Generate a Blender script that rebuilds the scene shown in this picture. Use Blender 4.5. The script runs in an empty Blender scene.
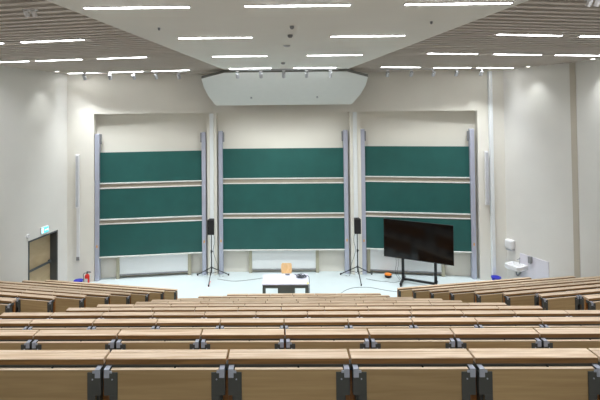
import bpy, bmesh, math, random
from mathutils import Vector, Matrix
random.seed(7)
sc = bpy.context.scene
COL = sc.collection
PI = math.pi
FZ = 0.05                                  # level of the stage floor
ORD = ['first', 'second', 'third', 'fourth', 'fifth', 'sixth', 'seventh', 'eighth', 'ninth', 'tenth', 'eleventh', 'twelfth', 'thirteenth']

# ------------------------------------------------------------------ materials
def lin(c):
    def f(v):
        v /= 255.0
        return v / 12.92 if v <= 0.04045 else ((v + 0.055) / 1.055) ** 2.4
    return (f(c[0]), f(c[1]), f(c[2]), 1)

def mat(name, rgb, rough=0.6, metal=0.0, vary=0.04, scale=6.0, emit=None, bump=0.0, spec=0.5):
    m = bpy.data.materials.new(name); m.use_nodes = True
    nt = m.node_tree; b = nt.nodes['Principled BSDF']
    b.inputs['Roughness'].default_value = rough
    b.inputs['Metallic'].default_value = metal
    b.inputs['Specular IOR Level'].default_value = spec
    tc = nt.nodes.new('ShaderNodeTexCoord')
    n = nt.nodes.new('ShaderNodeTexNoise'); n.inputs['Scale'].default_value = scale
    n.inputs['Detail'].default_value = 4
    nt.links.new(tc.outputs['Object'], n.inputs['Vector'])
    r = nt.nodes.new('ShaderNodeValToRGB')
    c = lin(rgb)
    r.color_ramp.elements[0].position = 0.3; r.color_ramp.elements[1].position = 0.7
    r.color_ramp.elements[0].color = tuple(max(0, v * (1 - vary)) for v in c[:3]) + (1,)
    r.color_ramp.elements[1].color = tuple(min(1, v * (1 + vary)) for v in c[:3]) + (1,)
    nt.links.new(n.outputs['Fac'], r.inputs['Fac'])
    nt.links.new(r.outputs['Color'], b.inputs['Base Color'])
    if bump:
        bp = nt.nodes.new('ShaderNodeBump'); bp.inputs['Strength'].default_value = bump; bp.inputs['Distance'].default_value = 0.01
        nt.links.new(n.outputs['Fac'], bp.inputs['Height']); nt.links.new(bp.outputs['Normal'], b.inputs['Normal'])
    if emit:
        b.inputs['Emission Color'].default_value = lin(emit[0]); b.inputs['Emission Strength'].default_value = emit[1]
    return m

def wood(name, dark, light, stretch=(1.5, 30, 30), rough=0.45, rnd=0.5):
    m = bpy.data.materials.new(name); m.use_nodes = True
    nt = m.node_tree; b = nt.nodes['Principled BSDF']; b.inputs['Roughness'].default_value = rough
    tc = nt.nodes.new('ShaderNodeTexCoord'); oi = nt.nodes.new('ShaderNodeObjectInfo')
    mp = nt.nodes.new('ShaderNodeMapping'); mp.inputs['Scale'].default_value = stretch
    ml = nt.nodes.new('ShaderNodeMath'); ml.operation = 'MULTIPLY'; ml.inputs[1].default_value = 37.0
    nt.links.new(oi.outputs['Random'], ml.inputs[0])
    cb = nt.nodes.new('ShaderNodeCombineXYZ')
    for k in range(3): nt.links.new(ml.outputs[0], cb.inputs[k])
    nt.links.new(tc.outputs['Object'], mp.inputs['Vector']); nt.links.new(cb.outputs[0], mp.inputs['Location'])
    n = nt.nodes.new('ShaderNodeTexNoise'); n.inputs['Scale'].default_value = 1.6; n.inputs['Detail'].default_value = 5; n.inputs['Distortion'].default_value = 0.6
    nt.links.new(mp.outputs[0], n.inputs['Vector'])
    r = nt.nodes.new('ShaderNodeValToRGB')
    r.color_ramp.elements[0].position = 0.33; r.color_ramp.elements[1].position = 0.66
    r.color_ramp.elements[0].color = lin(dark); r.color_ramp.elements[1].color = lin(light)
    nt.links.new(n.outputs['Fac'], r.inputs['Fac'])
    hs = nt.nodes.new('ShaderNodeHueSaturation')
    mr = nt.nodes.new('ShaderNodeMapRange'); mr.inputs['To Min'].default_value = 1 - 0.22 * rnd; mr.inputs['To Max'].default_value = 1 + 0.14 * rnd
    nt.links.new(oi.outputs['Random'], mr.inputs['Value']); nt.links.new(mr.outputs[0], hs.inputs['Value'])
    nt.links.new(r.outputs['Color'], hs.inputs['Color']); nt.links.new(hs.outputs['Color'], b.inputs['Base Color'])
    return m

M = dict(
    wall=mat('white_plaster', (232, 229, 218), 0.85, vary=0.015, scale=1.5),
    pil=mat('beige_trim', (196, 188, 172), 0.85, vary=0.015, scale=1.5),
    side=mat('pale_plaster', (229, 227, 220), 0.85, vary=0.02, scale=1.2),
    floor=mat('pale_linoleum', (200, 212, 212), 0.35, vary=0.02, scale=3),
    tier=mat('grey_carpet', (165, 160, 152), 0.95, vary=0.12, scale=40),
    panel=mat('ceiling_panel_paint', (240, 240, 232), 0.85, vary=0.012, scale=1.5),
    slat=mat('slat_beige', (216, 208, 198), 0.7, vary=0.04, scale=4),
    plenum=mat('plenum_paint', (170, 164, 154), 0.9),
    ledge=wood('beech_ledge', (182, 154, 122), (216, 195, 168)),
    tablet=wood('beech_tablet', (168, 139, 94), (184, 156, 110), (1.2, 22, 22), 0.4, 0.5),
    tabedge=wood('beech_edge', (214, 190, 160), (232, 212, 186)),
    frontedge=wood('brown_front_edge', (112, 78, 36), (142, 104, 54)),
    back=wood('orange_plywood', (150, 96, 44), (178, 120, 62)),
    steel=mat('dark_grey_steel', (78, 80, 76), 0.45, 0.2),
    zinc=mat('light_steel', (176, 182, 194), 0.4, 0.2),
    black=mat('black_plastic', (20, 20, 22), 0.45),
    rubber=mat('black_rubber', (26, 25, 25), 0.8),
    alu=mat('anodised_aluminium', (186, 190, 206), 0.45, 0.25, vary=0.02),
    tray=mat('chalk_tray_white', (226, 226, 220), 0.5),
    rail=mat('tray_rail_beige', (164, 156, 140), 0.6),
    green=mat('green_chalkboard', (31, 88, 83), 0.55, vary=0.10, scale=1.3),
    wboard=mat('white_enamel', (232, 236, 236), 0.35, vary=0.01),
    post=mat('beige_post', (176, 172, 150), 0.6),
    refl=mat('reflector_white', (238, 242, 238), 0.6, vary=0.01),
    refledge=mat('reflector_edge_grey', (120, 122, 116), 0.7),
    led=mat('led_diffuser', (250, 250, 250), 0.5, emit=((250, 252, 255), 5.0)),
    lamp=mat('spot_lens', (250, 250, 245), 0.5, emit=((255, 250, 240), 1.2)),
    white=mat('white_plastic', (232, 232, 232), 0.4, vary=0.01),
    lgrey=mat('light_grey_plastic', (190, 192, 196), 0.5),
    mgrey=mat('mid_grey_plastic', (140, 142, 144), 0.5),
    screen=mat('black_glass', (8, 8, 9), 0.12, vary=0.02),
    bezel=mat('bezel_black', (16, 16, 17), 0.35),
    ttop=mat('pale_laminate', (206, 205, 218), 0.4, vary=0.01),
    tfrm=mat('table_grey_steel', (104, 112, 106), 0.5, 0.1),
    chair=wood('chair_plywood', (226, 186, 134), (240, 206, 160), (20, 20, 2)),
    chrome=mat('chrome', (200, 202, 205), 0.2, 0.9),
    red=mat('extinguisher_red', (206, 40, 26), 0.35),
    blue=mat('bin_blue', (24, 32, 168), 0.4),
    orange=mat('orange_plastic', (236, 130, 24), 0.5),
    sticker=mat('orange_sticker', (226, 168, 96), 0.6),
    yellow=mat('yellow_tape', (222, 224, 130), 0.6),
    pink=mat('red_white_tape', (226, 110, 120), 0.6),
    doorf=mat('door_frame_grey', (84, 88, 88), 0.5),
    doorw=wood('door_veneer', (188, 166, 128), (202, 182, 146), (1, 14, 2), 0.5, 0.2),
    exitg=mat('exit_face', (90, 200, 210), 0.5, emit=((90, 200, 215), 0.25)),
    exitw=mat('exit_symbol', (240, 250, 250), 0.5, emit=((240, 255, 255), 0.3)),
    tile=mat('white_tile', (228, 226, 234), 0.3, vary=0.01),
    cable=mat('grey_cable', (70, 74, 80), 0.6),
)

# ------------------------------------------------------------------ mesh helpers
def box(bm, x0, x1, y0, y1, z0, z1, M4=None):
    vs = [Vector((x, y, z)) for x in (x0, x1) for y in (y0, y1) for z in (z0, z1)]
    if M4 is not None: vs = [M4 @ v for v in vs]
    v = [bm.verts.new(p) for p in vs]
    for f in ((0, 1, 3, 2), (4, 6, 7, 5), (0, 4, 5, 1), (2, 3, 7, 6), (0, 2, 6, 4), (1, 5, 7, 3)):
        bm.faces.new([v[i] for i in f])

def prism(bm, pts, z0, z1):
    a = [bm.verts.new((p[0], p[1], z0)) for p in pts]; b = [bm.verts.new((p[0], p[1], z1)) for p in pts]
    n = len(pts)
    bm.faces.new(a[::-1]); bm.faces.new(b)
    for i in range(n): bm.faces.new((a[i], a[(i + 1) % n], b[(i + 1) % n], b[i]))

def cyl(bm, p0, p1, r0, r1=None, n=14):
    r1 = r0 if r1 is None else r1
    p0 = Vector(p0); p1 = Vector(p1); d = (p1 - p0).normalized()
    u = d.orthogonal().normalized(); w = d.cross(u)
    a = []; b = []
    for i in range(n):
        t = 2 * PI * i / n; o = u * math.cos(t) + w * math.sin(t)
        a.append(bm.verts.new(p0 + o * r0)); b.append(bm.verts.new(p1 + o * r1))
    bm.faces.new(a[::-1]); bm.faces.new(b)
    for i in range(n): bm.faces.new((a[i], a[(i + 1) % n], b[(i + 1) % n], b[i]))

def lathe(bm, prof, c=(0, 0, 0), n=24):
    rings = []
    for r, z in prof:
        rings.append([bm.verts.new((c[0] + r * math.cos(2 * PI * i / n), c[1] + r * math.sin(2 * PI * i / n), c[2] + z)) for i in range(n)])
    for a, b in zip(rings, rings[1:]):
        for i in range(n): bm.faces.new((a[i], a[(i + 1) % n], b[(i + 1) % n], b[i]))
    bm.faces.new(rings[0][::-1]); bm.faces.new(rings[-1])

def smooth_path(pts, k=6):
    P = [Vector(p) for p in pts]; P = [2 * P[0] - P[1]] + P + [2 * P[-1] - P[-2]]
    out = []
    for i in range(1, len(P) - 2):
        for s in range(k):
            t = s / k; a, b, c, d = P[i - 1:i + 3]
            out.append(0.5 * ((2 * b) + (c - a) * t + (2 * a - 5 * b + 4 * c - d) * t * t + (3 * b - a - 3 * c + d) * t ** 3))
    out.append(P[-2]); return out

def tube(bm, pts, r, n=7, k=6):
    P = smooth_path(pts, k) if k else [Vector(p) for p in pts]
    rings = []; u = None
    for i, p in enumerate(P):
        d = (P[min(i + 1, len(P) - 1)] - P[max(i - 1, 0)]).normalized()
        u = d.orthogonal().normalized() if u is None else (u - d * u.dot(d)).normalized()
        w = d.cross(u)
        rings.append([bm.verts.new(p + (u * math.cos(2 * PI * j / n) + w * math.sin(2 * PI * j / n)) * r) for j in range(n)])
    for a, b in zip(rings, rings[1:]):
        for j in range(n): bm.faces.new((a[j], a[(j + 1) % n], b[(j + 1) % n], b[j]))
    bm.faces.new(rings[0][::-1]); bm.faces.new(rings[-1])

def obj(name, bm, m, parent=None, bevel=0.0, smooth=False, mats=None):
    bmesh.ops.recalc_face_normals(bm, faces=bm.faces)
    me = bpy.data.meshes.new(name); bm.to_mesh(me); bm.free()
    for x in (mats or [m]): me.materials.append(x)
    if smooth:
        for p in me.polygons: p.use_smooth = True
    o = bpy.data.objects.new(name, me); COL.objects.link(o)
    if parent: o.parent = parent
    if bevel:
        b = o.modifiers.new('bevel', 'BEVEL'); b.width = bevel; b.segments = 2; b.limit_method = 'ANGLE'
    return o

def bx(name, dims, m, parent=None, bevel=0.0):
    bm = bmesh.new(); box(bm, *dims); return obj(name, bm, m, parent, bevel)

def tag(o, label, cat, group=None, kind=None):
    o['label'] = label; o['category'] = cat
    if group: o['group'] = group
    if kind: o['kind'] = kind
    return o

def thing(name, label, cat, loc=(0, 0, 0), rz=0.0, group=None):
    o = bpy.data.objects.new(name, None); COL.objects.link(o); o.empty_display_size = 0.1
    o.location = loc; o.rotation_euler = (0, 0, rz)
    return tag(o, label, cat, group)

def dup(root, loc, rz, label, group=None, scale=None):
    r = root.copy(); COL.objects.link(r); r.location = loc; r.rotation_euler = (0, 0, rz); r['label'] = label
    if group: r['group'] = group
    for ch in list(root.children):
        c = ch.copy(); COL.objects.link(c); c.parent = r
        for g in list(ch.children):
            d = g.copy(); COL.objects.link(d); d.parent = c
    return r

def struct(name, bm, m, parent=None):
    o = obj(name, bm, m, parent); o['kind'] = 'structure'; return o

# ------------------------------------------------------------------ the room shell
ROOM = [(-8.9, -4), (-8.7, 6), (-8.25, 11.6), (-7.56, 15.2), (-2.5, 15.88), (2.74, 15.88), (7.86, 15.19), (8.85, 13.1), (8.98, 12), (9.3, 9), (9.5, -4)]
WT = 7.60
def inside(x, y):
    c = False; n = len(ROOM)
    for i in range(n):
        (x1, y1), (x2, y2) = ROOM[i], ROOM[(i + 1) % n]
        if (y1 > y) != (y2 > y) and x < (x2 - x1) * (y - y1) / (y2 - y1) + x1: c = not c
    return c

# front wall: three facets, each with a tall niche for a chalkboard
def facet(p0, p1):
    p0 = Vector((p0[0], p0[1], 0)); p1 = Vector((p1[0], p1[1], 0)); d = p1 - p0
    return Matrix.Translation(p0) @ Matrix.Rotation(math.atan2(d.y, d.x), 4, 'Z'), d.length, d.normalized().x
FACETS = [((-7.56, 15.2), (-2.5, 15.88), -6.66, -2.70), ((-2.5, 15.88), (2.74, 15.88), -2.36, 2.56), ((2.74, 15.88), (7.86, 15.19), 2.95, 6.98)]
bm = bmesh.new()
for p0, p1, a, b in FACETS:
    T, L, cs = facet(p0, p1)
    a = (a - p0[0]) / cs; b = (b - p0[0]) / cs
    e0 = -0.35 if p0[0] < -7 else -0.02; e1 = L + (0.35 if p1[0] > 7 else 0.02)
    box(bm, e0, a, 0, 0.36, -0.1, WT, T); box(bm, b, e1, 0, 0.36, -0.1, WT, T)
    box(bm, a, b, 0, 0.36, 6.0, WT, T); box(bm, a, b, 0.32, 0.40, -0.1, 6.0, T)
struct('wall_front', bm, M['wall'])

def wall_run(bm, pts, out, t=0.3, z0=-0.1, z1=WT):
    for p, q in zip(pts, pts[1:]):
        P = Vector((p[0], p[1])); Q = Vector((q[0], q[1])); d = (Q - P).normalized(); n = Vector((-d.y, d.x)) * (t if out > 0 else -t)
        prism(bm, [P, Q, Q + n, P + n], z0, z1)
# left wall with a door opening
A = Vector((-8.25, 11.6)); B = Vector((-7.56, 15.2)); dl = (B - A).normalized()
def lw(y): t = (y - A.y) / dl.y; return A + dl * t
D0, D1 = lw(13.42), lw(14.72); DTOP = 2.06
bm = bmesh.new()
wall_run(bm, [(-8.9, -4), (-8.7, 6), (-8.25, 11.6)], 1)
wall_run(bm, [A, D0], 1); wall_run(bm, [D1, B], 1)
wall_run(bm, [D0, D1], 1, z0=DTOP)
struct('wall_left', bm, M['side'])
bm = bmesh.new()
wall_run(bm, [(7.86, 15.19), (8.82, 13.10)], 1)
wall_run(bm, [(8.89, 12.98), (8.97, 12), (9.3, 9), (9.5, -4)], 1)
prism(bm, [(8.82, 13.10), (9.1, 13.20), (9.25, 12.98), (8.89, 12.98)], -0.1, WT)
struct('wall_right', bm, M['side'])
bm = bmesh.new(); prism(bm, [(8.795, 13.13), (8.865, 12.99), (8.92, 13.0), (8.86, 13.14)], 0, 7.42); struct('trim_1', bm, M['pil'])
bm = bmesh.new(); box(bm, -9.3, 9.9, -4.3, -4.0, -0.1, WT); struct('wall_back', bm, M['side'])
bm = bmesh.new(); prism(bm, [(-9.6, -4.3), (9.9, -4.3), (9.9, 16.4), (-9.6, 16.4)], -0.15, FZ); struct('floor', bm, M['floor'])

# ------------------------------------------------------------------ rows of desks: their places
W = 0.64
ROW_D = [2.349 + 1.0355 * i for i in range(11)]
ROW_Z = [4.794 - 0.4128 * i for i in range(11)]
ROW_Z[9] += 0.02; ROW_Z[10] += 0.05
DESKH = 0.73
XO = [0.032, 0.02, 0.02, -0.004, -0.01, 0, 0, 0, 0, 0, 0]
SIDE = {-1: [(-3.60, 5.86), (-3.60, 6.90), (-3.57, 7.91), (-3.53, 8.94), (-3.45, 9.95), (-3.35, 11.0), (-3.25, 12.04), (-3.13, 13.05)],
        1: [(4.03, 5.86), (4.04, 6.90), (4.00, 7.93), (3.95, 8.97), (3.82, 10.0), (3.72, 11.02), (3.59, 12.04), (3.45, 13.06)]}
ANG = math.radians(10)
# stepped floor under the seating: one solid of stacked treads
bm = bmesh.new()
for i in range(-1, 10):
    e = (ROW_D[i] if i >= 0 else ROW_D[0] - 1.0355) + 0.30
    z = (ROW_Z[i] if i >= 0 else ROW_Z[0] + 0.4128) - DESKH
    tl = math.tan(ANG)
    xl, xr = -8.9, 9.25
    pts = [(xl, -3.98), (xr, -3.98), (xr, e + 0.38 + tl * (xr - 4.0)), (3.85, e + 0.36), (3.8, e), (-3.3, e), (-3.35, e + 0.36), (xl, e + 0.38 + tl * (-xl - 3.5))]
    # keep the treads inside the side walls
    q = []
    for (x, y) in pts:
        if x < -4: x = -8.9 + max(0, (y + 4)) * 0.02 if y < 6 else (-8.7 + (y - 6) * 0.0804 if y < 11.6 else -8.25 + (y - 11.6) * 0.19); x -= 0.02
        if x > 5: x = 9.5 - (y + 4) * 0.0154 if y < 9 else (9.3 - (y - 9) * 0.09 if y < 13 else 8.9 - (y - 13.1) * 0.47); x += 0.02
        q.append((x, y))
    prism(bm, q, FZ - 0.03, z)
struct('floor_tiers', bm, M['tier'])

# ------------------------------------------------------------------ lecture desks
def desk_proto(fine):
    t = thing('lecture_desk', 'x', 'desk')
    h = W / 2 - 0.006
    bm = bmesh.new()                                    # narrow ledge: rear strip + front plank with a groove between
    box(bm, -h, h, -0.026, 0, -0.027, 0); 
    pr_ = [(-0.0285, 0), (-0.083, 0), (-0.086, -0.003), (-0.086, -0.029), (-0.0285, -0.029)]      # undercut front edge
    ea = [bm.verts.new((-h, y, z)) for y, z in pr_]; eb = [bm.verts.new((h, y, z)) for y, z in pr_]
    bm.faces.new(ea); bm.faces.new(eb[::-1])
    for i in range(5): bm.faces.new((ea[i], ea[(i + 1) % 5], eb[(i + 1) % 5], eb[i]))
    box(bm, -h, h, -0.03, -0.024, -0.027, -0.004)
    lg = obj('ledge', bm, M['ledge'], t, 0.0015)
    bx('front_edge', (-h, h, -0.0872, -0.0861, -0.029, -0.003), M['frontedge'], lg)['label'] = 'darker brown front edge'  # thin strip over the front face, darker brown than the ledge top
    p = bx('folding_tablet', (-h + 0.036, h - 0.036, -0.111, -0.091, -0.36, -0.0445), M['tablet'], t)
    p['label'] = 'wooden tablet hanging folded down below the ledge'
    bx('tablet_edge', (-h + 0.036, h - 0.036, -0.1112, -0.0908, -0.0445, -0.042), M['tabedge'], p)
    bx('rail', (-W / 2 + 0.0004, W / 2 - 0.0004, -0.085, -0.045, -0.062, -0.0312), M['steel'], t)
    bx('backrest', (-W / 2 + 0.0004, W / 2 - 0.0004, -0.044, -0.028, -0.52, -0.0315), M['back'], t)
    for s in (-1, 1):
        bm = bmesh.new()
        x0, x1 = sorted((s * (h - 0.002), s * (h - 0.072)))
        xi0, xi1 = sorted((s * (h - 0.002), s * (h - 0.036)))
        box(bm, x0, x1, -0.117, -0.1115, -0.17, -0.054)
        y0, y1 = sorted((s * (h - 0.03), s * (h - 0.072)))
        box(bm, y0, y1, -0.117, -0.1115, -0.38, -0.17)
        box(bm, xi0, xi1, -0.1115, -0.085, -0.17, -0.054)
        b = obj('bracket', bm, M['steel'], t, 0.001)
        if fine:
            b['label'] = 'dark grey steel bracket'
            c0, c1 = sorted((s * (h - 0.004), s * (h - 0.031)))
            bm = bmesh.new()
            box(bm, c0, c1, -0.1235, -0.1172, -0.078, -0.036); box(bm, c0, c1, -0.1235, -0.070, -0.0385, -0.0335)
            d0, d1 = sorted((s * (h - 0.031), s * (h - 0.045)))
            box(bm, d0, d1, -0.121, -0.1172, -0.056, -0.043)
            obj('hinge', bm, M['zinc'], b, 0.0015)['label'] = 'light steel hinge arm'
            bm = bmesh.new()
            cyl(bm, (s * (h - 0.045), -0.119, -0.088), (s * (h - 0.045), -0.1169, -0.088), 0.004, n=8)
            obj('screw', bm, M['zinc'], b)
        g0, g1 = sorted((s * (h - 0.02), s * (h - 0.075)))
        bx('leg', (g0, g1, -0.085, -0.046, -DESKH, -0.062), M['steel'], t)
    if fine:
        bm = bmesh.new(); cyl(bm, (0.05, -0.088, -0.0405), (0.05, -0.0975, -0.0405), 0.005, n=10); obj('rubber_stop', bm, M['rubber'], t)
    return t
FINE = desk_proto(True); COARSE = desk_proto(False)
used = {True: False, False: False}
def place_desk(x, y, z, rz, label, group, fine):
    src = FINE if fine else COARSE
    if not used[fine]:
        used[fine] = True; src.location = (x, y, z); src.rotation_euler = (0, 0, rz); src['label'] = label; src['group'] = group; return src
    return dup(src, (x, y, z), rz, label, group)

# centre block: row n spans these seams (in desk widths from the middle)
SPANS = [(-3.5, 4.5), (-5, 5), (-6, 6), (-5.5, 6.5), (-5, 6), (-5, 6), (-4.5, 5.5), (-4.5, 5.5), (-4, 5), (-3.5, 4.5), (-2.5, 4.5)]
SEEN = [(-2.5, 3.5), (-4, 4), (-5, 6), (-5.5, 6.5)] + SPANS[4:]
ROWNAME = ['nearest middle row', 'second middle row from the viewer', 'third middle row from the viewer', 'fourth middle row from the viewer', 'fifth middle row from the viewer',
           'sixth middle row from the viewer', 'fifth middle row from the stage', 'fourth middle row from the stage', 'third middle row from the stage', 'second middle row from the stage', 'middle row closest to the stage']
for n in range(11):
    a, b = SPANS[n]; sa, sb = SEEN[n]; cnt = int(round(b - a)); k = 0
    total = int(round(sb - sa))
    for j in range(cnt):
        u = a + j + 0.5
        if u < sa: lab = 'beech lecture desk just past the photo\'s left edge, ' + ROWNAME[n]
        elif u > sb: lab = 'beech lecture desk just past the photo\'s right edge, ' + ROWNAME[n]
        else:
            k += 1
            pos = ORD[k - 1] + ' from left' if k <= (total + 1) // 2 else ORD[total - k] + ' from right'
            pos = pos.replace('first from', 'outermost on').replace('on left', 'on the left').replace('on right', 'on the right')
            lab = 'beech lecture desk with folded tablet, ' + pos + ', ' + ROWNAME[n]
        place_desk(u * W + XO[n], ROW_D[n], ROW_Z[n], 0, lab, 'desks of the ' + ROWNAME[n], n < 6)
CNT = {-1: [2, 3, 4, 5, 6, 7, 7, 7], 1: [2, 3, 4, 6, 7, 8, 8, 7]}
SIDEROW = ['side row nearest the viewer', 'second side row from the viewer', 'third side row from the viewer', 'fourth side row from the viewer',
           'fourth side row from the stage', 'third side row from the stage', 'second side row from the stage', 'side row closest to the stage']
for s in (-1, 1):
    side = 'left' if s < 0 else 'right'
    for i in range(8):
        X, Y = SIDE[s][i]
        for j in range(CNT[s][i]):
            r = (j + 0.5) * W
            x = X + s * r * math.cos(ANG); y = Y + r * math.sin(ANG)
            pos = 'aisle end' if j == 0 else ORD[j] + ' from the aisle'
            place_desk(x, y, ROW_Z[i + 3], s * ANG, 'beech lecture desk, %s, %s %s' % (pos, side, SIDEROW[i]), 'desks of the %s %s' % (side, SIDEROW[i]), i < 6)

# ------------------------------------------------------------------ ceiling
CZ = 7.40
def pe(s, y):                                           # side edge of the smooth ceiling panel at depth y
    return (-2.743 + (y - 4.986) * 0.1084) if s < 0 else (3.07 - (y - 5.268) * 0.0972)
bm = bmesh.new(); prism(bm, [(pe(-1, -3.9), -3.9), (pe(1, -3.9), -3.9), (pe(1, 14.1), 14.1), (pe(-1, 14.1), 14.1)], CZ, CZ + 0.028)
struct('ceiling_panel', bm, M['panel'])
bm = bmesh.new(); prism(bm, [(-9.6, -4.3), (9.9, -4.3), (9.9, 16.4), (-9.6, 16.4)], 7.56, 7.8); struct('ceiling', bm, M['plenum'])
for s in (-1, 1):
    bm = bmesh.new(); tl = math.tan(ANG)
    y0 = -5.0
    while y0 < 15.6:
        xs = None; x = 1.7; last = None
        while x < 9.6:
            X = s * x; Y = y0 + tl * (x - 2.5)
            if -3.9 < Y < 15.9 and inside(X, Y) and inside(X + s * 0.04, Y + 0.1) and not (Y < 14.1 and x < abs(pe(s, Y)) - 0.12):
                if xs is None: xs = x
                last = x
            elif xs is not None: break
            x += 0.03
        if xs is not None and last - xs > 0.3:
            P = Vector((s * xs, y0 + tl * (xs - 2.5))); Q = Vector((s * last, y0 + tl * (last - 2.5)))
            prism(bm, [P, Q, Q + Vector((0, 0.10)), P + Vector((0, 0.10))], 7.43, 7.53)
        y0 += 0.235
    struct('ceiling_slats', bm, M['slat'])

# linear ceiling lamps
def strip_proto(L):
    t = thing('ceiling_light', 'x', 'ceiling lamp')
    bx('housing', (-L / 2 - 0.02, L / 2 + 0.02, -0.036, 0.036, -0.012, 0), M['white'], t)
    bx('diffuser', (-L / 2, L / 2, -0.028, 0.028, -0.016, -0.0122), M['led'], t)
    return t
strip = strip_proto(1.31); first = [True]
LED_W, LED_SPREAD, LED_COL = 3.9, 140, (0.92, 0.96, 1.04)
def lamp(x, y, z, rz, label, group):
    l = bpy.data.lights.new('strip_light', 'AREA'); l.shape = 'RECTANGLE'; l.size = 1.3; l.size_y = 0.07
    l.energy = LED_W; l.spread = math.radians(65 if y > 13 else LED_SPREAD); l.color = LED_COL      # prismatic lamp: throws its light downwards
    o = bpy.data.objects.new('strip_light', l); COL.objects.link(o); o.location = (x, y, z - 0.0185); o.rotation_euler = (0, 0, rz)
    if first[0]:
        first[0] = False; strip.location = (x, y, z); strip.rotation_euler = (0, 0, rz); strip['label'] = label; strip['group'] = group
    else: dup(strip, (x, y, z), rz, label, group)
CROWS = [(5.37, [(-1.79, 'left'), (0.23, 'middle'), (2.24, 'right')], 'in the nearest lamp row of the smooth ceiling panel'),
         (7.69, [(-1.15, 'left'), (1.58, 'right')], 'in the second lamp row of the smooth ceiling panel'),
         (10.35, [(-0.96, 'left'), (1.33, 'right')], 'in the third lamp row of the smooth ceiling panel'),
         (13.38, [(-0.92, 'left'), (1.10, 'right')], 'right above the white reflector')]
for y, xs, row in CROWS:
    for x, nm in xs: lamp(x, y, CZ, 0, 'slim linear ceiling lamp, %s one %s' % (nm, row), 'lamps in the ceiling panel')
for y in (2.9, -0.6):  # unseen rows continuing the lamps; rear one added to brighten the nearest desks
    for x, nm in ((-1.79, 'left'), (0.23, 'middle'), (2.24, 'right')):
        lamp(x, y, CZ, 0, 'slim linear ceiling lamp behind the photo\'s top edge, %s of row' % nm, 'lamps in the ceiling panel')
SROWS = {-1: [(8.0, -4.27, [-4.27, -5.97], 'nearest'), (10.97, -5.68, [-3.94, -5.68, -7.2], 'middle'), (14.5, -5.46, [-3.62, -5.22, -6.70], 'farthest')],
         1: [(7.95, 4.62, [4.62, 6.32], 'nearest'), (10.85, 5.99, [4.24, 5.99, 7.7], 'middle'), (14.15, 5.67, [3.9, 5.67, 7.2], 'farthest')]}
for s in (-1, 1):
    side = 'left' if s < 0 else 'right'
    for y, xr, xs, nm in SROWS[s]:
        for k, x in enumerate(xs):
            yy = y + (abs(x) - abs(xr)) * math.tan(ANG)
            lamp(x, yy, 7.43, s * ANG, 'slim linear lamp in %s slats, %s from the smooth panel, %s row' % (side, ORD[k], nm), 'lamps in the %s slatted ceiling' % side)
    for y in (5.2, 2.6):
        for x in (4.4, 6.3):
            lamp(s * x, y + (x - 4.4) * math.tan(ANG), 7.43, s * ANG, 'slim linear lamp in %s slats out of the photo' % side, 'lamps in the %s slatted ceiling' % side)

# reflector panel hanging under the ceiling's front end
def refl_pt(x, y, off=0.0): return Vector((x, y, 7.30 - 0.70 * (y - 13.9) + off))
edge = [(-1.80, 13.9), (-2.58, 14.14), (-2.57, 14.5), (-2.49, 14.9), (-2.33, 15.3), (-2.27, 15.38), (2.53, 15.38), (2.60, 15.3), (2.79, 14.9), (2.89, 14.5), (2.90, 14.14), (2.17, 13.9)]
t = thing('ceiling_reflector', 'white tilted acoustic reflector panel hanging above the middle chalkboard', 'reflector', (0.15, 14.6, 6.9))
bm = bmesh.new()
lo = [bm.verts.new(refl_pt(*p) - Vector(t.location)) for p in edge]; hi = [bm.verts.new(refl_pt(p[0], p[1], 0.012) - Vector(t.location)) for p in edge]
bm.faces.new(lo); bm.faces.new(hi[::-1]); n = len(edge)
for i in range(n): bm.faces.new((lo[i], lo[(i + 1) % n], hi[(i + 1) % n], hi[i]))
face = obj('reflector_face', bm, M['refl'], t)
bm = bmesh.new()
lo = [bm.verts.new(refl_pt(p[0], p[1], 0.0125) - Vector(t.location)) for p in edge]; hi = [bm.verts.new(refl_pt(p[0], p[1], 0.10) - Vector(t.location)) for p in edge]
bm.faces.new(lo); bm.faces.new(hi[::-1])
for i in range(n): bm.faces.new((lo[i], lo[(i + 1) % n], hi[(i + 1) % n], hi[i]))
obj('edge_frame', bm, M['refledge'], t)['label'] = 'grey frame'
for x, y in ((-1.4, 14.4), (1.7, 14.4), (-1.4, 15.2), (1.7, 15.2)):
    bm = bmesh.new(); z = refl_pt(x, y, 0.10).z; cyl(bm, Vector((x, y, z - 0.02)) - Vector(t.location), Vector((x, y, 7.558)) - Vector(t.location), 0.012, n=8)
    obj('hanging_rod', bm, M['mgrey'], t)
bm = bmesh.new()
for x, y in ((-1.0, 15.0), (1.3, 15.0)):
    c = refl_pt(x, y) - Vector(t.location); cyl(bm, c, c + Vector((0, -0.02, -0.03)), 0.035, n=12)
obj('bolt', bm, M['lgrey'], t)

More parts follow.
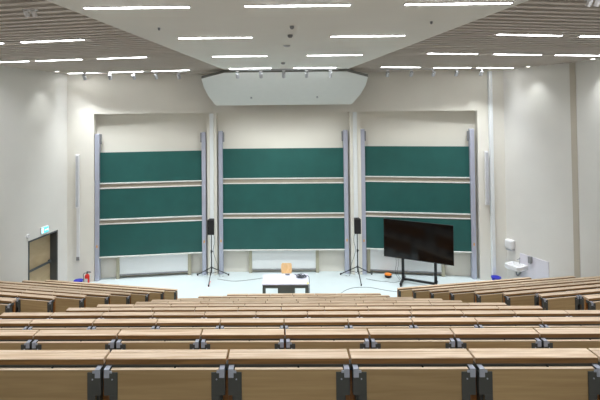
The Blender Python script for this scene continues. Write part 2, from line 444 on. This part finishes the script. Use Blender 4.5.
# track spotlights
def spot_light(loc, target, watts, deg, blend=1.0, col=(0.95, 0.99, 1.0), r=0.05):
    l = bpy.data.lights.new('spot_beam', 'SPOT'); l.energy = watts; l.spot_size = math.radians(deg); l.spot_blend = blend; l.color = col; l.shadow_soft_size = r
    o = bpy.data.objects.new('spot_beam', l); COL.objects.link(o); o.location = loc
    o.rotation_euler = (Vector(target) - Vector(loc)).to_track_quat('-Z', 'Y').to_euler()
    return o
def spotlight_proto():
    t = thing('track_spotlight', 'x', 'spotlight')
    bm = bmesh.new(); box(bm, -0.05, 0.05, -0.02, 0.02, -0.03, 0); cyl(bm, (0, 0, -0.03), (0, 0, -0.09), 0.012, n=8); obj('mount', bm, M['white'], t)
    bm = bmesh.new(); cyl(bm, (0, -0.05, -0.08), (0, 0.07, -0.21), 0.055, n=16); h = obj('lamp_head', bm, M['lgrey'], t)
    bm = bmesh.new(); cyl(bm, (0, 0.0701, -0.2101), (0, 0.0735, -0.2137), 0.046, n=16); obj('lens', bm, M['lamp'], h)
    return t
SP = spotlight_proto(); fs = [True]
def spotl(x, y, z, label, group):
    if fs[0]: fs[0] = False; SP.location = (x, y, z); SP['label'] = label; SP['group'] = group
    else: dup(SP, (x, y, z), 0, label, group)
TRACKS = [('left', [(-6.65, 14.55), (-5.78, 14.55), (-4.96, 14.55), (-4.2, 14.55), (-3.42, 14.55)], 7.43),
          ('middle', [(-1.35, 13.72), (-0.6, 13.72), (0.13, 13.72), (0.86, 13.72), (1.62, 13.72)], 7.37),
          ('right', [(3.65, 14.55), (4.45, 14.55), (5.2, 14.55), (5.97, 14.55), (6.8, 14.55)], 7.43)]
for nm, pts, z in TRACKS:
    x0, x1 = pts[0][0] - 0.25, pts[-1][0] + 0.25; y = pts[0][1]
    where = 'above the white reflector' if nm == 'middle' else 'below the %s slats' % nm
    tag(bx('lighting_track', (x0, x1, y - 0.018, y + 0.018, z - 0.022, z - 0.001 if nm != 'middle' else CZ), M['lgrey']), 'thin grey lighting track %s holding five spotlights' % where, 'track', 'lighting tracks')
    for k, (x, yy) in enumerate(pts):
        spotl(x, yy, z - 0.0225, 'small grey track spotlight, %s from left %s' % (ORD[k], where), 'spotlights on the %s track' % nm)
# ------------------------------------------------------------------ lights that belong to those lamps
for nm, pts, z in TRACKS:
    for k, (x, yy) in enumerate(pts):
        if nm == 'middle':
            spot_light((x, yy + 0.12, z - 0.32), (x * 1.25 - 0.03, 15.6, 0.6), 42, 100)
        else:
            spot_light((x, yy + 0.05, z - 0.32), (x, 15.0, 0.0), 29, 88)

# downlights washing the side walls
def downlight(x, y, label):
    t = thing('downlight', label, 'ceiling lamp', (x, y, 7.43), 0, 'wall washing downlights')
    bm = bmesh.new(); lathe(bm, [(0.05, 0.0), (0.085, 0.0), (0.085, -0.03), (0.055, -0.03)], n=20); obj('trim_ring', bm, M['white'], t)
    bm = bmesh.new(); lathe(bm, [(0.052, -0.031), (0.052, -0.034)], n=20); obj('lens', bm, M['lamp'], t)
downlight(-7.25, 13.9, 'small round downlight near the left wall above the door')
downlight(8.0, 13.9, 'small round downlight near the right wall above the washbasin')
downlight(8.62, 11.9, 'small round downlight near the right wall at the photo edge')
spot_light((-7.25, 13.9, 7.38), (-7.75, 13.75, 2.0), 13, 84, 1.0)
spot_light((8.0, 13.9, 7.38), (8.35, 14.1, 2.0), 13, 84, 1.0)
spot_light((8.62, 11.9, 7.38), (8.95, 12.0, 2.0), 13, 84, 1.0)

# small ceiling fittings
def disc(name, x, y, z, r, h, label, cat, m, group=None):
    t = bmesh.new(); lathe(t, [(r, 0), (r, -h * 0.5), (r * 0.6, -h), (r * 0.2, -h)], (0, 0, 0), 16)
    o = obj(name, t, m); o.location = (x, y, z); return tag(o, label, cat, group)
disc('smoke_detector', 0.2, 6.72, CZ, 0.035, 0.05, 'grey smoke detector on smooth ceiling, nearest of the four in line', 'detector', M['mgrey'], 'ceiling detectors')
disc('smoke_detector', 0.19, 7.52, CZ, 0.045, 0.05, 'grey smoke detector on smooth ceiling, second nearest of the four in line', 'detector', M['mgrey'], 'ceiling detectors')
disc('smoke_detector', 0.15, 8.75, CZ, 0.07, 0.03, 'flat grey detector on smooth ceiling, third of the four in line', 'detector', M['lgrey'], 'ceiling detectors')
disc('smoke_detector', 0.1, 11.9, CZ, 0.06, 0.05, 'grey detector on smooth ceiling between the third lamp row and reflector', 'detector', M['mgrey'], 'ceiling detectors')
for (x, y, w) in ((-1.9, 6.75, 'left'), (2.3, 6.5, 'right')):
    disc('sprinkler', x, y, CZ, 0.02, 0.04, 'tiny sprinkler head on smooth ceiling near its %s edge' % w, 'sprinkler', M['mgrey'], 'sprinkler heads')
for (x, y, w) in ((-3.25, 5.55, 'left'), (3.9, 5.35, 'right')):
    t = thing('projector_mount', 'pale twin spot fixture hanging from the near %s slats' % w, 'spotlight', (x, y, 7.43), 0, 'twin spot fixtures')
    bx('mounting_plate', (-0.09, 0.09, -0.03, 0.03, -0.02, 0), M['white'], t)
    for s in (-1, 1):
        bm = bmesh.new(); cyl(bm, (s * 0.05, -0.02, -0.02), (s * 0.05, 0.03, -0.085), 0.03, n=14); obj('lamp_head', bm, M['white'], t)

# ------------------------------------------------------------------ chalkboards
def chalkboard(name, label, p0, p1, dz, key):
    (x0, y0), (x1, y1) = p0, p1
    L = math.hypot(x1 - x0, y1 - y0); c = ((x0 + x1) / 2, (y0 + y1) / 2, FZ)
    t = thing('sliding_chalkboard', label, 'chalkboard', c, math.atan2(y1 - y0, x1 - x0), 'chalkboards on the front wall')
    h = L / 2; b0 = -FZ
    zs = [(3.56, 4.655), (2.27, 3.35), (0.94, 2.08)]
    for k, (za, zb) in enumerate(zs):
        yo = (0.07, 0.035, 0.0)[k]; za += dz + b0; zb += dz + b0
        p = bx('board_panel', (-h + 0.002, h - 0.002, yo, yo + 0.025, za, zb), M['green'], t)
        bx('lower_rail', (-h + 0.002, h - 0.002, yo - 0.05, yo + 0.024, za - 0.035, za - 0.0005), M['tray'], p)
        if k:
            bx('upper_rail', (-h + 0.002, h - 0.002, yo - 0.012, yo + 0.024, zb + 0.0005, zb + 0.035), M['tray'], p)
            bx('filler_rail', (-h + 0.002, h - 0.002, yo + 0.012, yo + 0.03, zb + 0.0355, zb + (0.175 if k == 1 else 0.155)), M['rail'], p)
    for s in (-1, 1):
        a, b = sorted((s * h, s * (h + 0.15)))
        cpost = bx('guide_column', (a, b, -0.055, 0.14, 0, 5.315 - FZ + dz * 0.6), M['alu'], t, 0.012)
        cpost['label'] = 'tall aluminium guide column'
        bm = bmesh.new(); box(bm, a + 0.05, b - 0.05, -0.057, -0.0555, 1.18, 1.27); obj('sticker', bm, M['sticker'], cpost)
        q0, q1 = sorted((s * (h - 0.05), s * (h - 0.002)))
        bx('pulley_box', (q0, q1, 0.06, 0.13, 4.86, 5.22), M['mgrey'], cpost)
    return t
chalkboard('a', 'left triple green chalkboard with aluminium columns', (-6.51, 15.43), (-2.915, 15.915), -0.05, 'l')
chalkboard('b', 'middle triple green chalkboard behind the table', (-2.15, 16.0), (2.34, 16.0), 0.0, 'c')
chalkboard('c', 'right triple green chalkboard partly behind the black screen', (3.11, 15.92), (6.74, 15.43), 0.06, 'r')

def low_board(label, p0, p1, za, zb):
    (x0, y0), (x1, y1) = p0, p1; L = math.hypot(x1 - x0, y1 - y0)
    t = thing('lower_whiteboard', label, 'whiteboard', ((x0 + x1) / 2, (y0 + y1) / 2, FZ), math.atan2(y1 - y0, x1 - x0), 'white panels under the chalkboards')
    h = L / 2
    bx('panel', (-h, h, 0, 0.03, za - FZ, zb - FZ), M['wboard'], t, 0.004)
    bx('bottom_rail', (-h, h, -0.02, 0.04, za - FZ - 0.04, za - FZ - 0.0005), M['mgrey'], t)
    for s in (-1, 1):
        a, b = sorted((s * (h + 0.002), s * (h + 0.12)))
        bx('post', (a, b, -0.03, 0.05, 0, zb - FZ), M['post'], t, 0.006)
low_board('white panel under the left chalkboard', (-5.85, 15.60), (-3.45, 15.925), 0.20, 0.90)
low_board('white panel under the middle chalkboard', (-1.09, 16.09), (1.27, 16.09), 0.20, 0.90)
low_board('white panel under the right chalkboard behind the screen stand', (3.27, 15.98), (5.75, 15.645), 0.20, 0.96)

# white trunking strips on the pillars between the boards
for x, w in ((-2.53, 'left'), (2.74, 'right')):
    tag(bx('cable_trunking', (x - 0.07, x + 0.07, 15.80, 15.862, FZ, 5.98), M['wboard'], None, 0.006), 'white vertical trunking on the %s pillar between chalkboards' % w, 'trunking', 'white vertical trunkings')
tag(bx('wall_pipe', (7.32, 7.45, 15.13, 15.245, FZ, 7.38), M['wboard'], None, 0.02), 'white full height pipe casing right of the right chalkboard', 'pipe')

# column loudspeakers
def column_speaker(x, y, label, rz, tail):
    t = thing('column_speaker', label, 'speaker', (x, y, 2.70), rz, 'column loudspeakers')
    bx('cabinet', (-0.06, 0.06, -0.10, 0.0, 0, 1.88), M['white'], t, 0.01)
    bx('grille', (-0.045, 0.045, -0.106, -0.1005, 0.05, 1.83), M['lgrey'], t)
    bx('wall_bracket', (-0.03, 0.03, 0.0005, 0.05, 0.1, 0.2), M['mgrey'], t)
    bx('wall_bracket', (-0.03, 0.03, 0.0005, 0.05, 1.6, 1.7), M['mgrey'], t)
    if tail:
        bx('cable_cover', (-0.05, 0.05, -0.02, 0.05, -1.85, -0.002), M['white'], t, 0.005)
        bx('socket', (-0.05, 0.05, -0.045, -0.0205, -1.84, -1.72), M['mgrey'], t)
column_speaker(-7.17, 15.193, 'slim white column loudspeaker left of the left chalkboard', math.radians(7.6), True)
column_speaker(7.215, 15.22, 'slim white column loudspeaker beside the white pipe casing', math.radians(-7.6), False)

# ------------------------------------------------------------------ door in the left wall
def frame_T(p, q):
    d = q - p; return Matrix.Translation((p.x, p.y, 0)) @ Matrix.Rotation(math.atan2(d.y, d.x), 4, 'Z'), d.length
T, L = frame_T(D0, D1)
dr = bpy.data.objects.new('door_1', None); COL.objects.link(dr); dr.matrix_world = T; dr['kind'] = 'structure'; dr['label'] = 'veneered door with dark grey frame in the left wall'
bm = bmesh.new()
box(bm, 0, 0.05, -0.012, 0.30, FZ, DTOP); box(bm, L - 0.05, L, -0.012, 0.30, FZ, DTOP); box(bm, 0, L, -0.012, 0.30, DTOP - 0.05, DTOP)
obj('door_frame', bm, M['doorf'], dr)
leaf = bx('door_leaf', (0.051, L - 0.051, 0.25, 0.295, FZ + 0.005, DTOP - 0.051), M['doorw'], dr)
bm = bmesh.new(); box(bm, 0.09, L - 0.08, 0.17, 0.20, 0.98, 1.05); box(bm, 0.09, 0.17, 0.17, 0.2499, 0.96, 1.07); box(bm, L - 0.16, L - 0.08, 0.17, 0.2499, 0.96, 1.07)
obj('push_bar', bm, M['doorf'], leaf)
# exit sign and round sensor above the door
e = lw(14.08); d2 = dl; nrm = Vector((d2.y, -d2.x))
ang = math.atan2(d2.y, d2.x)
t = thing('exit_sign', 'small lit turquoise exit sign above the left door', 'sign', (e.x + nrm.x * 0.001, e.y + nrm.y * 0.001, 2.13), ang)
bx('case', (-0.17, 0.17, -0.05, 0, 0, 0.21), M['white'], t, 0.006)
f = bx('lit_face', (-0.158, 0.158, -0.054, -0.0505, 0.015, 0.195), M['exitg'], t)
bm = bmesh.new(); box(bm, -0.15, -0.07, -0.0565, -0.0545, 0.03, 0.18)
box(bm, -0.02, 0.10, -0.0565, -0.0545, 0.09, 0.115)
v = [bm.verts.new(p) for p in ((0.09, -0.0565, 0.06), (0.15, -0.0565, 0.1025), (0.09, -0.0565, 0.145))]; bm.faces.new(v)
obj('pictogram', bm, M['exitw'], f)
s_ = lw(13.4); o = bmesh.new(); cyl(o, (0, 0, 0), (0, -0.035, 0), 0.07, 0.055, 18)
o = obj('wall_sensor', o, M['white']); o.location = (s_.x + nrm.x * 0.001, s_.y + nrm.y * 0.001, 2.22); o.rotation_euler = (0, 0, ang); tag(o, 'small round white wall sensor left of the exit sign', 'sensor')

# ------------------------------------------------------------------ extinguisher and blue bins
t = thing('fire_extinguisher', 'red fire extinguisher standing beside the left chalkboard', 'fire extinguisher', (-6.74, 14.95, FZ))
bm = bmesh.new(); lathe(bm, [(0.07, 0), (0.078, 0.01), (0.078, 0.34), (0.06, 0.39), (0.025, 0.41), (0.025, 0.43)]); obj('cylinder', bm, M['red'], t, smooth=True)
bm = bmesh.new(); cyl(bm, (0, 0, 0.43), (0, 0, 0.46), 0.022); box(bm, -0.015, 0.13, -0.012, 0.012, 0.46, 0.475); box(bm, 0.0, 0.12, -0.012, 0.012, 0.49, 0.502); box(bm, -0.015, 0.01, -0.012, 0.012, 0.475, 0.502); obj('valve', bm, M['black'], t)
bm = bmesh.new(); tube(bm, [(-0.015, 0, 0.45), (-0.10, 0, 0.44), (-0.12, -0.03, 0.36), (-0.10, -0.05, 0.25), (-0.09, -0.05, 0.16)], 0.011); obj('hose', bm, M['rubber'], t, smooth=True)
bm = bmesh.new(); box(bm, -0.045, 0.045, -0.081, -0.070, 0.15, 0.28); obj('instruction_plate', bm, M['tray'], t)
def bin_(x, y, r, h, label):
    t = thing('waste_bin', label, 'bin', (x, y, FZ), 0, 'blue waste bins')
    bm = bmesh.new(); lathe(bm, [(r * 0.78, 0), (r, h), (r * 0.95, h), (r * 0.74, 0.012)], n=28); obj('bin_body', bm, M['blue'], t)
    bm = bmesh.new(); lathe(bm, [(r, h - 0.02), (r * 1.06, h - 0.02), (r * 1.06, h + 0.002), (r, h + 0.002)], n=28); obj('rim', bm, M['blue'], t)
bin_(-7.0, 14.86, 0.145, 0.24, 'low blue bin beside the red fire extinguisher')
bin_(7.34, 14.93, 0.15, 0.25, 'blue waste bin at the foot of the right pipe casing')

# ------------------------------------------------------------------ washbasin corner (on the splayed right wall)
wa = Vector((7.86, 15.19)); wb = Vector((8.82, 13.10)); wd = (wb - wa).normalized(); wang = math.atan2(wd.y, wd.x)
def wpt(s, off): n = Vector((wd.y, -wd.x)); n = n if n.x < 0 else -n; p = wa + wd * s + n * off; return p
p = wpt(0.86, 0.001)
t = thing('tile_splashback', 'white tiled splashback behind the washbasin', 'splashback', (p.x, p.y, 0), wang)
bx('tile_sheet', (-0.36, 0.62, -0.015, 0, 0.06, 1.18), M['tile'], t)
p = wpt(0.52, 0.017)
t = thing('washbasin', 'white washbasin on the right wall below the towel dispenser', 'sink', (p.x, p.y, -0.06), wang)
bm = bmesh.new()
out = [(-0.27, 0), (0.27, 0), (0.27, -0.40), (0.22, -0.48), (-0.22, -0.48), (-0.27, -0.40)]
inn = [(-0.21, -0.09), (0.21, -0.09), (0.21, -0.36), (0.17, -0.43), (-0.17, -0.43), (-0.21, -0.36)]
def ring(pts, z, k=1.0): return [bm.verts.new((x * k, y * k if k == 1 else -0.2 + (y + 0.2) * k, z)) for x, y in pts]
R = [ring(out, 0.74, 0.85), ring(out, 0.78), ring(out, 0.90), ring(inn, 0.90), ring(inn, 0.79, 0.8)]
for a, b in zip(R, R[1:]):
    for i in range(6): bm.faces.new((a[i], a[(i + 1) % 6], b[(i + 1) % 6], b[i]))
bm.faces.new(R[0][::-1]); bm.faces.new(R[-1]); obj('basin', bm, M['white'], t, 0.008)
bm = bmesh.new(); tube(bm, [(0, -0.05, 0.90), (0, -0.05, 1.02), (0, -0.09, 1.05), (0, -0.17, 1.03)], 0.014, 10); cyl(bm, (0, -0.05, 1.02), (0, -0.03, 1.09), 0.018); obj('tap', bm, M['chrome'], t, smooth=True)
bm = bmesh.new(); tube(bm, [(0, -0.2, 0.74), (0, -0.2, 0.58), (0, -0.14, 0.52), (0, -0.07, 0.56), (0, 0, 0.6)], 0.024, 10); obj('drain_pipe', bm, M['mgrey'], t, smooth=True)
p = wpt(0.20, 0.001)
t = thing('towel_dispenser', 'rounded white towel dispenser on the wall above the washbasin', 'dispenser', (p.x, p.y, 1.20), wang)
bm = bmesh.new(); box(bm, -0.14, 0.14, -0.20, 0, 0.05, 0.36); obj('casing', bm, M['white'], t, 0.05)
bm = bmesh.new(); box(bm, -0.11, 0.11, -0.17, -0.01, 0.0, 0.0499); obj('outlet', bm, M['lgrey'], t)
p = wpt(0.90, 0.017)
t = thing('soap_dispenser', 'grey soap dispenser on the splashback beside the washbasin', 'dispenser', (p.x, p.y, 0.94), wang)
bm = bmesh.new(); box(bm, -0.05, 0.05, -0.10, 0, 0.03, 0.25); obj('casing', bm, M['mgrey'], t, 0.015)
bm = bmesh.new(); box(bm, -0.03, 0.03, -0.12, -0.03, 0.0, 0.0295); obj('lever', bm, M['lgrey'], t)

# ------------------------------------------------------------------ loudspeakers on tripods
def tripod(x, y, label):
    t = thing('speaker_stand', label, 'speaker stand', (x, y, FZ), 0, 'tripod stands')
    bm = bmesh.new(); cyl(bm, (0, 0, 0.22), (0, 0, 0.98), 0.02); obj('lower_pole', bm, M['black'], t, smooth=False)
    bm = bmesh.new(); cyl(bm, (0, 0, 0.98), (0, 0, 1.60), 0.015); obj('upper_pole', bm, M['black'], t)
    bm = bmesh.new(); cyl(bm, (0, 0, 0.93), (0, 0, 1.03), 0.03); cyl(bm, (0.03, 0, 0.98), (0.06, 0, 0.98), 0.012, n=8); obj('clamp_collar', bm, M['black'], t)
    bm = bmesh.new(); cyl(bm, (0, 0, 0.36), (0, 0, 0.44), 0.032); obj('leg_collar', bm, M['black'], t)
    for a in (-90, 30, 150):
        ca, sa = math.cos(math.radians(a)), math.sin(math.radians(a))
        bm = bmesh.new(); tube(bm, [(ca * 0.03, sa * 0.03, 0.40), (ca * 0.66, sa * 0.66, 0.03)], 0.016, 8, 0)
        tube(bm, [(ca * 0.02, sa * 0.02, 0.20), (ca * 0.34, sa * 0.34, 0.215)], 0.009, 6, 0)
        leg = obj('leg', bm, M['black'], t)
        bm = bmesh.new(); cyl(bm, (ca * 0.65, sa * 0.65, 0.0), (ca * 0.665, sa * 0.665, 0.06), 0.022, n=10); obj('rubber_foot', bm, M['rubber'], leg)
    return t
def pa_speaker(x, y, label):
    t = thing('pa_speaker', label, 'speaker', (x, y, FZ + 1.6005), 0, 'black loudspeakers on stands')
    bm = bmesh.new(); prism(bm, [(-0.12, -0.12), (0.12, -0.12), (0.09, 0.12), (-0.09, 0.12)], 0, 0.53); obj('cabinet', bm, M['black'], t, 0.01)
    bm = bmesh.new(); box(bm, -0.105, 0.105, -0.128, -0.1205, 0.02, 0.51); obj('grille', bm, M['rubber'], t)
    bm = bmesh.new(); box(bm, -0.05, 0.05, -0.02, 0.02, 0.5305, 0.545); obj('handle', bm, M['rubber'], t)
for x, w in ((-2.51, 'left'), (2.72, 'right')):
    tripod(x, 15.52, 'black tripod speaker stand before the %s pillar' % w); pa_speaker(x, 15.52, 'small black loudspeaker on top of the %s tripod stand' % w)
bm = bmesh.new()
for k in range(5): cyl(bm, (-2.51, 14.98 - 0.075 * k - 0.0, FZ + 0.0), (-2.51, 14.98 - 0.075 * k - 0.035, FZ + 0.0), 0.012, n=6)
bm.free()
bm = bmesh.new()
for k in range(6): box(bm, -2.53, -2.50, 15.42 - 0.09 * k, 15.37 - 0.09 * k, 0, 0.003)
o = obj('floor_tape', bm, M['pink']); o.location = (0, -0.10, FZ); tag(o, 'red and white tape marks on floor under the left tripod', 'tape')

# ------------------------------------------------------------------ table, chair, things on the table
TX, TY, TZ = 0.12, 13.58, FZ + 0.745
t = thing('table', 'pale top table with grey steel frame before the middle chalkboard', 'table', (TX, TY, FZ))
bx('table_top', (-0.72, 0.72, -0.42, 0.42, 0.715, 0.745), M['ttop'], t, 0.004)
bm = bmesh.new(); box(bm, -0.70, 0.70, -0.405, -0.365, 0.62, 0.7145); box(bm, -0.70, 0.70, 0.365, 0.405, 0.62, 0.7145); box(bm, -0.70, -0.66, -0.365, 0.365, 0.62, 0.7145); box(bm, 0.66, 0.70, -0.365, 0.365, 0.62, 0.7145); obj('apron', bm, M['tfrm'], t)
bx('modesty_panel', (-0.24, 0.28, -0.40, -0.38, 0.22, 0.6195), M['tfrm'], t)
for sx in (-1, 1):
    for sy in (-1, 1):
        bx('leg', (sx * 0.67 - 0.035, sx * 0.67 + 0.035, sy * 0.375 - 0.03, sy * 0.375 + 0.03, 0, 0.6195), M['tfrm'], t)
t = thing('chair', 'light plywood chair behind the table', 'chair', (0.17, 14.62, FZ))
bm = bmesh.new(); n = 10
prof = [(-0.17, 0.46), (-0.185, 0.58), (-0.185, 0.69), (-0.172, 0.76), (-0.14, 0.785), (0.14, 0.785), (0.172, 0.76), (0.185, 0.69), (0.185, 0.58), (0.17, 0.46)]
def bp(x, z, o): return (x, 0.19 + (z - 0.45) * 0.18 - 0.9 * (x * x) * 0.5 + o, z)
a = [bm.verts.new(bp(x, z, 0)) for x, z in prof]; b = [bm.verts.new(bp(x, z, 0.014)) for x, z in prof]
bm.faces.new(a); bm.faces.new(b[::-1])
for i in range(n): bm.faces.new((a[i], a[(i + 1) % n], b[(i + 1) % n], b[i]))
obj('backrest', bm, M['chair'], t)
bx('seat', (-0.20, 0.20, -0.22, 0.19, 0.43, 0.446), M['chair'], t, 0.006)
for sx in (-1, 1):
    bm = bmesh.new(); tube(bm, [(sx * 0.18, -0.17, 0.43), (sx * 0.19, -0.20, 0.0)], 0.011, 8, 0); obj('leg', bm, M['chrome'], t)
    bm = bmesh.new(); tube(bm, [(sx * 0.18, 0.17, 0.43), (sx * 0.19, 0.22, 0.0)], 0.011, 8, 0); obj('leg', bm, M['chrome'], t)
    bm = bmesh.new(); tube(bm, [(sx * 0.15, 0.18, 0.42), (sx * 0.15, 0.226, 0.55)], 0.011, 8, 0); obj('back_support', bm, M['chrome'], t)
# remote-like box, cables, tape
tag(bx('desk_box', (0.12, 0.26, 13.86, 13.93, TZ + 0.0005, TZ + 0.045), M['mgrey'], None, 0.006), 'small grey box at the back edge of the pale table', 'box')
bm = bmesh.new()
pts = [(0.42, 13.94, TZ + 0.01)]
for k in range(30):
    a = k * 0.75; rr = 0.09 + 0.05 * math.sin(k * 1.7)
    pts.append((0.62 + rr * 1.25 * math.cos(a), 13.70 + rr * 1.1 * math.sin(a), TZ + 0.012 + 0.0022 * k))
pts += [(0.72, 13.84, TZ + 0.02), (0.80, 13.80, TZ + 0.012), (0.835, 13.77, TZ + 0.018), (0.866, 13.74, TZ - 0.01), (0.87, 13.70, TZ - 0.10), (0.872, 13.62, TZ - 0.35), (0.88, 13.55, FZ + 0.02), (0.90, 13.3, FZ + 0.012)]
tube(bm, pts, 0.009, 6, 4); tag(obj('cable', bm, M['cable'], None, smooth=True), 'tangled dark cable on the table, hanging off its right end', 'cable')
bm = bmesh.new(); box(bm, 0.50, 0.66, 13.62, 13.72, TZ + 0.0005, TZ + 0.035); tag(obj('power_adapter', bm, M['cable'], None, 0.006), 'dark power adapter under the tangled cable on the table', 'adapter')
tag(bx('tape_piece', (0.76, 0.825, 13.17, 13.30, TZ + 0.0004, TZ + 0.003), M['yellow']), 'yellow tape piece at the right front corner of the table', 'tape')
tag(bx('paper_card', (0.47, 0.60, 13.17, 13.23, TZ + 0.0004, TZ + 0.004), M['white']), 'small white card on the front edge of the table', 'card')

# ------------------------------------------------------------------ big screen on a rolling stand
a = Vector((3.62, 15.32)); b = Vector((5.68, 14.33)); c = (a + b) / 2; L = (b - a).length; ang = math.atan2((b - a).y, (b - a).x)
t = thing('flat_screen', 'large black flat screen on a rolling stand before the right chalkboard', 'television', (c.x, c.y, FZ), ang)
h = L / 2; zb = 0.905 - FZ; zt = 2.225 - FZ
s = bx('screen_panel', (-h, h, -0.03, 0.03, zb, zt), M['bezel'], t, 0.006); s['label'] = 'black screen panel'
bx('glass', (-h + 0.015, h - 0.015, -0.034, -0.0302, zb + 0.03, zt - 0.015), M['screen'], s)
bx('mount_box', (-0.5, 0.5, 0.0305, 0.10, zb + 0.35, zb + 0.95), M['black'], t)
for sx in (-0.52, 0.55):
    bx('post', (sx - 0.045, sx + 0.045, 0.1005, 0.16, 0.10, zb + 1.0), M['black'], t)
    bm = bmesh.new(); box(bm, sx - 0.04, sx + 0.04, -0.36, 0.42, 0.075, 0.13)
    ft = obj('foot', bm, M['black'], t, 0.008)
    for yy in (-0.32, 0.38):
        bm = bmesh.new(); cyl(bm, (sx - 0.02, yy, 0.037), (sx + 0.02, yy, 0.037), 0.037, n=16); box(bm, sx - 0.03, sx + 0.03, yy - 0.02, yy + 0.02, 0.045, 0.0749); obj('caster', bm, M['rubber'], ft)
bx('cross_bar', (-0.48, 0.51, 0.10, 0.16, 0.08, 0.15), M['black'], t)
bm = bmesh.new()
for k, x in enumerate((-0.75, -0.68)):
    tube(bm, [(x, 0.05, zb + 0.1), (x + 0.01, 0.08, zb - 0.25), (x - 0.03, 0.10, 0.3), (x + 0.1, 0.2, 0.02)], 0.006, 6)
obj('hanging_cable', bm, M['cable'], t, smooth=True)

# power box with orange top on the floor
t = thing('cable_box', 'black box with orange lid on the floor left of the screen stand', 'box', (3.82, 15.60, FZ))
bm = bmesh.new(); lathe(bm, [(0.09, 0.0), (0.12, 0.02), (0.125, 0.085), (0.11, 0.095)], n=18); obj('box_body', bm, M['black'], t)
bm = bmesh.new(); lathe(bm, [(0.125, 0.0955), (0.13, 0.115), (0.10, 0.135)], n=18); obj('lid', bm, M['orange'], t)
# floor cables
def cable(pts, label, r=0.006, m='cable'):
    bm = bmesh.new(); tube(bm, [(x, y, FZ + r + 0.001) for x, y in pts], r, 6); tag(obj('floor_cable', bm, M[m], None, smooth=True), label, 'cable', 'cables on the stage floor')
cable([(1.55, 13.3), (1.85, 14.1), (2.3, 14.62), (2.9, 14.72), (3.5, 14.45), (4.0, 14.3), (4.6, 14.2)], 'grey floor cable curving from the table area towards the right rows')
cable([(-2.3, 15.5), (-1.7, 15.3), (-1.1, 15.42), (-0.5, 15.62), (0.2, 15.66), (0.95, 15.55)], 'grey floor cable from the left tripod along the middle chalkboard')
cable([(3.0, 15.45), (3.4, 15.25), (3.65, 15.2), (3.9, 15.10), (4.3, 15.28), (4.9, 15.2)], 'grey floor cable between right tripod and screen stand')
for x, w in ((-2.51, 'left'), (2.72, 'right')):
    s = 1 if w == 'left' else -1
    bm = bmesh.new(); tube(bm, [(x + s * 0.03, 15.675, FZ + 1.68), (x + s * 0.10, 15.68, FZ + 1.3), (x + s * 0.05, 15.62, FZ + 0.95), (x + s * 0.2, 15.70, FZ + 0.4), (x + s * 0.26, 15.74, FZ + 0.012), (x + s * 0.4, 15.76, FZ + 0.012)], 0.007, 6)
    tag(obj('speaker_cable', bm, M['cable'], None, smooth=True), 'thin cable hanging from the %s tripod loudspeaker' % w, 'cable', 'loudspeaker cables')

# ------------------------------------------------------------------ world, camera, view
w = bpy.data.worlds.new('World'); sc.world = w; w.use_nodes = True
w.node_tree.nodes['Background'].inputs[0].default_value = (1, 1, 1, 1); w.node_tree.nodes['Background'].inputs[1].default_value = 0.0
fpx, yaw, pit, rol, ZC = 430.0, 0.0113, 0.021, 0.0095, 6.084
Fv = Vector((-math.sin(yaw) * math.cos(pit), math.cos(yaw) * math.cos(pit), math.sin(pit)))
R0 = Vector((math.cos(yaw), math.sin(yaw), 0)); U0 = R0.cross(Fv)
Rv = R0 * math.cos(rol) - U0 * math.sin(rol); Uv = U0 * math.cos(rol) + R0 * math.sin(rol)
cam = bpy.data.cameras.new('camera'); co = bpy.data.objects.new('camera', cam); COL.objects.link(co)
co.matrix_world = Matrix(((Rv.x, Uv.x, -Fv.x, 0), (Rv.y, Uv.y, -Fv.y, 0), (Rv.z, Uv.z, -Fv.z, ZC), (0, 0, 0, 1)))
cam.sensor_width = 36; cam.lens = fpx / 600 * 36
cam.shift_x = (300 - 275.054) / 600; cam.shift_y = (101.015 - 200) / 600
cam.clip_start = 0.05
sc.camera = co
sc.view_settings.view_transform = 'Standard'; sc.view_settings.look = 'None'; sc.view_settings.gamma = 1; sc.view_settings.use_curve_mapping = False
sc.view_settings.exposure = 2.32
